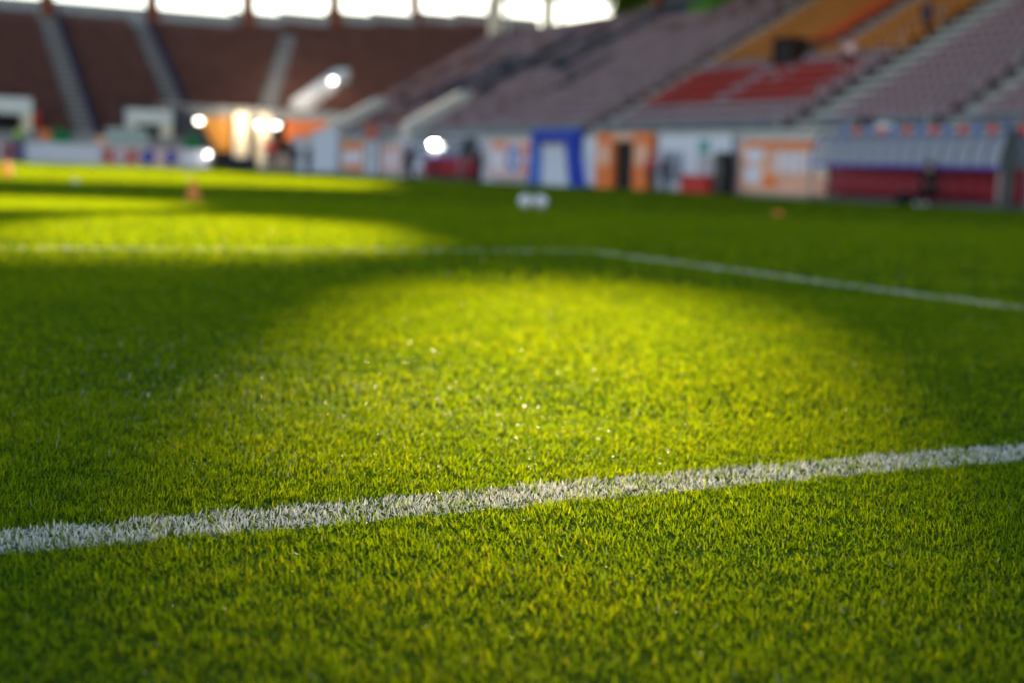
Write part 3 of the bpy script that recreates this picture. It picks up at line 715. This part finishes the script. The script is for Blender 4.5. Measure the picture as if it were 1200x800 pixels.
# tarpaulins, flags and panels by the end stand
b = MB(); b.prism([(113.4, 1.0), (114.0, 1.0), (114.0, 2.5), (113.7, 2.65)], 'x', 22.4, 25.6); b.box((22.5, 113.5, ZB), (25.5, 113.9, .99)); tag(b.build("covered_stack", M['grey_cover']), "pale grey green covered stack behind the pink boards", "tarpaulin")
def flag(x, y, z, w, h, m, label):
    o = tag(empty("flag", (x, y, z)), label, "flag", "flags draped by the end stand")
    b = MB(); b.tube((x-w/2, y, z-1.2), (x-w/2, y, z+h), .025); b.build("pole", M['grey_metal'], o)
    n = 8; vs = []
    for i in range(n+1):
        t_ = i/n
        for zz_ in (z, z+h): 
            for dy in (0, .02): vs.append((x-w/2+.03+w*t_, y+.12*math.sin(t_*7)+dy, zz_-.1*t_))
    fs = []
    for i in range(n):
        p = 4*i; q = p+4
        fs += [(p, q, q+2, p+2), (p+1, p+3, q+3, q+1), (p, p+1, q+1, q), (p+2, q+2, q+3, p+3)]
    fs += [(0, 2, 3, 1), (4*n, 4*n+1, 4*n+3, 4*n+2)]
    b = MB(); b.add(vs, fs); b.build("cloth", m, o)
flag(19.0, 113.7, 1.35, 1.5, 1.0, M['green_cloth'], "dark green flag above the long white board")
flag(29.1, 113.6, 1.35, 1.3, .95, M['green_cloth'], "green flag above the short white board by the gateway")
flag(17.9, 113.9, 1.45, 1.1, .85, M['orange'], "orange flag beside the dark green one")
flag(22.2, 113.8, 1.3, 1.5, .65, M['salmon'], "faded red flag left of the grey green covered stack")
b = MB(); b.box((17.0, 113.2, 1.05), (18.6, 113.3, 1.32)); b.box((17.2, 113.22, ZB), (17.3, 113.28, 1.05)); b.box((18.3, 113.22, ZB), (18.4, 113.28, 1.05)); tag(b.build("rail_cloth", M['green_cloth']), "thin green cloth over a rail behind the long white board", "cloth")
# gateway fittings
def pillar(u, y, w, label, watts):
    o = tag(empty("pillar", (u, y, ZB)), label, "pillar", "pillars of the lit corner gateway")
    b = MB(); b.box((u-w/2, y-.3, ZB), (u+w/2, y+.3, 4.4)); b.build("shaft", M['cream'], o)
    b = MB(); b.box((u-w/2-.08, y-.38, ZB), (u+w/2+.08, y+.38, .25)); b.build("plinth", M['concrete_light'], o)
    l = bpy.data.lights.new("pillar_fill_light", 'AREA'); l.energy = watts; l.color = (1, .82, .58); l.shape = 'RECTANGLE'; l.size = w; l.size_y = .4  # added light without a fixture, brightens the pillar
    lo = bpy.data.objects.new("pillar_fill_light", l); COL.objects.link(lo); lo.parent = o
    lo.location = (0, -2.2, 4.3-ZB); lo.rotation_euler = Vector((0, -1.0, 1.1)).to_track_quat('Z', 'Y').to_euler()
    return o
pillar(34.6, 119.0, 1.15, "broad cream pillar under the corner gateway, brightly lit", 60)
pillar(36.6, 119.0, 1.2, "cream pillar under the corner gateway, right of the brightest one", 28)
o = tag(empty("hanging_panel", (31.9, 119.2, 1.5)), "amber panel with a sloping left edge under the gateway, left of the cream pillars", "panel")
b = MB(); b.prism([(31.0, 4.0), (33.8, 4.0), (33.8, 1.2), (32.6, 1.2)], 'y', 119.15, 119.3); b.build("panel", M['amber_panel'], o)
o = tag(empty("hanging_panel", (41.0, 119.2, 2.4)), "burnt orange panel under the gateway, right of the lamps", "panel")
b = MB(); b.prism([(38.6, 4.0), (43.0, 4.0), (41.2, 2.3), (38.6, 2.3)], 'y', 119.15, 119.3); b.build("panel", M['orange'], o)
b = MB(); b.box((31.9, 112.75, ZB), (34.2, 113.4, .55)); b.box((32.0, 112.77, .553), (34.1, 113.3, .72)); tag(b.build("equipment_case", M['navy'], bevel=.03), "low navy equipment case in front of the lit pillars", "case")
b = MB(); b.box((36.0, 113.5, ZB), (38.4, 114.1, 1.0)); b.box((36.0, 113.5, 1.003), (38.4, 114.1, 1.1)); tag(b.build("counter", M['beige_cloth']), "beige counter in the gateway behind the person in red", "counter")

# lamps
def lamp(p, rad, strength, col, label, mount):
    o = tag(empty("lamp", p), label, "lamp", "lit lamps around the far corner")
    x, y, z = p
    b = MB(); b.ball((x, y, z), rad, nu=14, nv=8); b.build("bulb", glow("lamp_glow", col, strength), o, smooth=True)
    b = MB(); b.lathe([(rad*1.02, 0), (rad*1.3, rad*.5), (rad*1.1, rad*1.3), (rad*.3, rad*1.5), (.001, rad*1.5)], (x, y, z+.02)); b.build("housing", M['dark'], o, smooth=True)
    b = MB()
    if mount == 'stand':
        b.tube((x+.15, y, ZB), (x+.15, y, z), .03)
        for a in (0, 2.1, 4.2): b.tube((x+.15, y, ZB+.5), (x+.15+.45*math.cos(a), y+.45*math.sin(a), ZB), .02)
    else: b.tube((x, y, z+rad*1.4), (x, y, z+rad*1.4+.5), .03)
    b.build("mount", M['dark'], o)
lamp((32.6, 73.9, 1.80), .19, 70, (1, 1, .93), "dazzling white lamp on a thin stand in front of the smaller dugout", 'stand')
lamp((30.0, 112.2, .92), .15, 10, (1, .93, .86), "white lamp on a low stand left of the navy case", 'stand')
lamp((31.0, 118.8, 3.70), .26, 6, (1, .93, .75), "bright lamp under the gateway fascia, leftmost of the three there", 'hang')
lamp((36.1, 118.6, 3.62), .23, 6, (1, .95, .82), "bright lamp under the gateway fascia above the second cream pillar", 'hang')
lamp((37.6, 118.6, 3.62), .25, 5, (1, .95, .86), "paler lamp under the gateway fascia, rightmost of the three there", 'hang')
lamp((44.0, 122.4, 7.9), .22, 8, (1, .96, .88), "glowing ball added for the sun glint high on the pale sloping stair wall above the gateway", 'stand2')  # no real lamp: glow added where the wall catches the sun
l = bpy.data.lights.new("stair_fill_light", 'AREA'); l.energy = 120; l.color = (1, .86, .70); l.size = .8  # added light without a fixture, brightens the pale stair wall
lo = bpy.data.objects.new("stair_fill_light", l); COL.objects.link(lo); lo.location = (40.5, 117.0, 9.0)
lo.rotation_euler = (Vector((40.5, 117, 9))-Vector((43, 123, 7))).to_track_quat('Z', 'Y').to_euler()

# ------------------------------------------------------------------ people
def skin_mesh(name, pts, edges, rads, m, parent, sub=2, root=0):
    me = bpy.data.meshes.new(name); me.from_pydata(pts, edges, [])
    o = bpy.data.objects.new(name, me); COL.objects.link(o)
    sk = o.modifiers.new("skin", 'SKIN'); sk.use_smooth_shade = True
    for v, r in zip(me.skin_vertices[0].data, rads):
        v.radius = (r, r) if not isinstance(r, tuple) else r; v.use_root = False
    me.skin_vertices[0].data[root].use_root = True
    sb = o.modifiers.new("sub", 'SUBSURF'); sb.levels = sub; sb.render_levels = sub
    bpy.context.view_layer.update()
    ev = bpy.data.meshes.new_from_object(o.evaluated_get(bpy.context.evaluated_depsgraph_get()))
    bpy.data.objects.remove(o); ev.name = name; ev.materials.clear(); ev.materials.append(m)
    for p in ev.polygons: p.use_smooth = True
    r_ = bpy.data.objects.new(name, ev); COL.objects.link(r_); r_.parent = parent
    return r_
def person(x, y, z, rotz, label, top, legs, pose='stand', sc=1.0, hair=True, seed=0):
    """figure faces local +y"""
    r = random.Random(seed); j = lambda a: r.uniform(-a, a)
    o = tag(empty("person", (x, y, z), rotz), label, "person"); o.scale = (sc, sc, sc)
    sit = pose == 'sit'; dz = -.47 if sit else 0.0
    J = {}
    J['pel'] = (0, 0, .94+dz); J['wai'] = (0, .0, 1.10+dz); J['che'] = (0, .02+(.08 if sit else 0), 1.30+dz); J['nb'] = (0, .02+(.12 if sit else 0), 1.47+dz)
    J['nk'] = (0, .03+(.14 if sit else 0), 1.54+dz); J['hd'] = (0, .05+(.16 if sit else 0), 1.63+dz); J['ht'] = (0, .04+(.16 if sit else 0), 1.72+dz)
    lean = J['che'][1]
    for s_, t_ in ((-1, 'L'), (1, 'R')):
        J['sh'+t_] = (.185*s_, lean, 1.42+dz)
        if sit: J['el'+t_] = (.25*s_, lean+.10, 1.16+dz); J['wr'+t_] = (.17*s_, lean+.32, 1.08+dz); J['ha'+t_] = (.14*s_, lean+.40, 1.07+dz)
        elif pose == 'arms': J['el'+t_] = (.30*s_, lean+.05, 1.17+dz); J['wr'+t_] = (.12*s_, lean+.24, 1.20+dz); J['ha'+t_] = (.05*s_, lean+.27, 1.22+dz)
        else: J['el'+t_] = (.25*s_+j(.03), lean+j(.05), 1.15+dz); J['wr'+t_] = (.26*s_+j(.03), lean+.10+j(.05), .91+dz); J['ha'+t_] = (.26*s_, lean+.13, .82+dz)
        J['hp'+t_] = (.095*s_, 0, .90+dz)
        if sit: J['kn'+t_] = (.13*s_, .44, .50); J['an'+t_] = (.13*s_, .42, .09); J['to'+t_] = (.14*s_, .58, .04)
        else: a = j(.06); J['kn'+t_] = (.105*s_, .03+a, .50); J['an'+t_] = (.11*s_, -.02+a*.6, .09); J['to'+t_] = (.13*s_, .15+a*.6, .04)
    RD = dict(pel=(.15, .11), wai=(.135, .10), che=(.165, .115), nb=(.10, .08), nk=.055, hd=(.078, .095), ht=(.06, .07), sh=.068, el=.044, wr=.03, ha=(.042, .022), hp=.088, kn=.058, an=.04, to=(.045, .03))
    def chain(names, edges, grow=0.0):
        ix = {n: i for i, n in enumerate(names)}
        rr = []
        for n in names:
            v = RD[n] if n in RD else RD[n[:2]]
            rr.append(tuple(q+grow for q in v) if isinstance(v, tuple) else v+grow)
        return [J[n] for n in names], [(ix[a], ix[b]) for a, b in edges], rr
    body_n = ['pel', 'wai', 'che', 'nb', 'nk', 'hd', 'ht'] + [p+t_ for t_ in 'LR' for p in ('sh', 'el', 'wr', 'ha', 'hp', 'kn', 'an', 'to')]
    body_e = [('pel', 'wai'), ('wai', 'che'), ('che', 'nb'), ('nb', 'nk'), ('nk', 'hd'), ('hd', 'ht')]
    for t_ in 'LR':
        body_e += [('nb', 'sh'+t_), ('sh'+t_, 'el'+t_), ('el'+t_, 'wr'+t_), ('wr'+t_, 'ha'+t_), ('pel', 'hp'+t_), ('hp'+t_, 'kn'+t_), ('kn'+t_, 'an'+t_), ('an'+t_, 'to'+t_)]
    skin_mesh("body", *chain(body_n, body_e), M['skin'], o, 2)
    tn_ = ['pel', 'wai', 'che', 'nb'] + [p+t_ for t_ in 'LR' for p in ('sh', 'el', 'wr')]
    te = [('pel', 'wai'), ('wai', 'che'), ('che', 'nb')] + [e for t_ in 'LR' for e in (('nb', 'sh'+t_), ('sh'+t_, 'el'+t_), ('el'+t_, 'wr'+t_))]
    skin_mesh("jacket", *chain(tn_, te, .018), M[top], o, 2)
    ln = ['pel'] + [p+t_ for t_ in 'LR' for p in ('hp', 'kn', 'an')]
    le = [e for t_ in 'LR' for e in (('pel', 'hp'+t_), ('hp'+t_, 'kn'+t_), ('kn'+t_, 'an'+t_))]
    skin_mesh("trousers", *chain(ln, le, .020), M[legs], o, 2)
    c = J['hd']
    b = MB(); b.ball((c[0], c[1]-.02, c[2]+.035), .102, .9, 1.05, .95); h_ = None
    me = b.build("hair", M['hair'] if hair is True else M[hair], None, smooth=True); me.parent = o
    b = MB()
    for t_ in 'LR':
        an, to = J['an'+t_], J['to'+t_]; b.ball(((an[0]+to[0])/2, (an[1]+to[1])/2+.02, .05), .06, .85, 2.3, .85)
    sh = b.build("shoes", M['white_cloth'] if legs == 'black_cloth' and sit else M['dark'], None, smooth=True); sh.parent = o
    b = MB(); b.ball((c[0], c[1]+.098, c[2]-.005), .017, 1, 1.2, 1.4, 8, 6)
    for s_ in (-1, 1): b.ball((s_*.083, c[1]-.005, c[2]-.005), .026, .35, .8, 1.2, 8, 6)
    f_ = b.build("face_features", M['skin'], None, smooth=True); f_.parent = o
    b = MB()
    for s_ in (-1, 1): b.ball((s_*.032, c[1]+.083, c[2]+.02), .011, 1.3, .7, .8, 8, 6)
    b.ball((0, c[1]+.086, c[2]-.05), .02, 1.3, .5, .3, 8, 6)
    f_ = b.build("eyes_and_mouth", M['hair'], None, smooth=True); f_.parent = o
    return o
P90 = math.pi/2
person(21.5, 68.8, ZB, 2.8, "person in red jacket and dark trousers on the far grass before the lit gateway", 'red_cloth', 'navy', 'arms', 1.12, seed=1)
person(24.2, 73.1, ZB, 2.6, "person in a navy jacket left of two standing before the tall corner panel", 'navy', 'black_cloth', seed=2)
person(25.7, 75.2, ZB, 1.9, "person in a black jacket right of two standing before the tall corner panel", 'black_cloth', 'black_cloth', 'arms', seed=3)
person(27.5, 65.1, ZB, 1.7, "person in black standing between the pink banner and the smaller dugout", 'black_cloth', 'black_cloth', seed=4)
person(29.3, 61.0, ZB, 1.2, "person in black trousers and white cap at the right end of the smaller dugout", 'black_cloth', 'black_cloth', 'arms', hair='white_cloth', seed=5)
person(33.0, 50.7, ZB, 1.6, "person in a navy jacket standing at the pale panel right of the orange doorway", 'navy', 'navy', seed=6, sc=.95)
person(32.8, 51.5, ZB, 1.9, "person in a crimson top standing beside the navy one at the pale panel", 'crimson_cloth', 'black_cloth', 'arms', sc=.9, seed=7)
b = MB(); b.ball((32.2, 35.35, ZB+.2), .27, .8, 1.5, .8); b.tube((32.2, 35.1, ZB+.38), (32.2, 35.6, ZB+.40), .02); tag(b.build("kit_bag", M['black_cloth'], smooth=True), "black kit bag on the ground in front of the near dugout", "bag")
person(32.6, 34.6, ZB, 1.9, "person in black with white shoes sitting low at the front of the near dugout", 'black_cloth', 'black_cloth', 'sit', 1.12, seed=8)
person(40.95, 48.7, ZT+RISE*7, P90, "person in a white and pink top sitting in the main stand by the wide stair", 'pink', 'black_cloth', 'sit', hair='red_cloth', seed=9)
person(43.6, 47.2, ZT+RISE*10, P90, "person in dark clothes standing among the amber seats of the main stand", 'navy', 'navy', seed=10)
person(15.9, 113.6, ZB+.9, math.pi, "steward in a lime vest under the wide white doorway", 'lime', 'green_cloth', seed=11)
person(17.45, 115.2, ZT, math.pi, "person in red in the front row beside the wide white doorway", 'red_cloth', 'red_cloth', seed=12)
person(14.9, 110.6, ZB, 2.9, "person in a crimson top and dark trousers at the left edge by the boards", 'crimson_cloth', 'crimson_cloth', seed=13, sc=.9)
person(15.7, 111.2, ZB, 3.3, "person in bright blue kit beside the crimson one at the left edge", 'blue_cloth', 'blue_cloth', 'arms', seed=14, sc=.9)
person(30.5, 113.2, ZB, 3.1, "person in beige standing behind the low lamp by the gateway", 'beige_cloth', 'beige_cloth', seed=15)

# ------------------------------------------------------------------ balls, cones and markers on the pitch
def cone(x, y, label, h=.42, k=1.0):
    z = crown1(x, y)+.012
    o = tag(empty("training_cone", (x, y, z)), label, "cone", "orange training cones on the pitch")
    b = MB(); b.lathe([(.17*k, .02), (.16*k, .035), (.045, h), (.03, h+.006), (.001, h+.006)], (x, y, z)); b.build("body", M['cone'], o, smooth=True)
    b = MB(); b.box((x-.2*k, y-.2*k, z), (x+.2*k, y+.2*k, z+.022)); b.build("foot", M['cone'], o, bevel=.008)
cone(5.15, 20.0, "small orange training cone on the sunlit band, nearest of the two orange cones", .26, .62)
cone(5.9, 44.5, "orange training cone at the left edge, farther of the two orange cones", .42)
M['ball_mark'] = mat('grey_panel', (.55, .53, .60), .4, .1, 10)
def ball(x, y, label):
    r = .114; z = crown1(x, y)+r+.008
    o = tag(empty("football", (x, y, z)), label, "football", "white footballs lying together on the pitch")
    b = MB(); b.ball((x, y, z), r, nu=24, nv=16); b.build("shell", mat("white_leather", (.80, .79, .83), .4, .04, 20), o, smooth=True)
    me = o.children[0].data; me.materials.append(M['ball_mark'])
    P5 = [Vector(v).normalized() for v in [(0, 0, 1), (.89, 0, .45), (-.72, .53, .45), (.28, .85, .45), (.28, -.85, -.45), (-.72, -.53, -.45), (-.3, -.8, .45), (0, 0, -1)]]
    for p in me.polygons:
        if max(p.center.normalized().dot(v) for v in P5) > .93: p.material_index = 1
ball(10.765, 20.64, "white football, left one of the pair lying in the shade")
ball(10.985, 20.53, "white football, right one of the pair lying in the shade")
def marker(x, y, label, m):
    z = crown1(x, y)+.01
    b = MB(); b.lathe([(.04, .05), (.055, .05), (.11, .0), (.12, .0), (.06, .065), (.04, .065), (.04, .05)], (x, y, z)); tag(b.build("marker_disc", M[m], smooth=True), label, "marker disc", "small marker discs on the pitch")
marker(6.45, 36.5, "pale marker disc on the sunlit grass below the long white board", 'white')
marker(14.6, 57.5, "pale marker disc on the sunlit grass behind the nearer orange cone", 'white_wall')
marker(16.3, 21.2, "small faded orange marker disc in the shade before the big orange banner", 'orange')
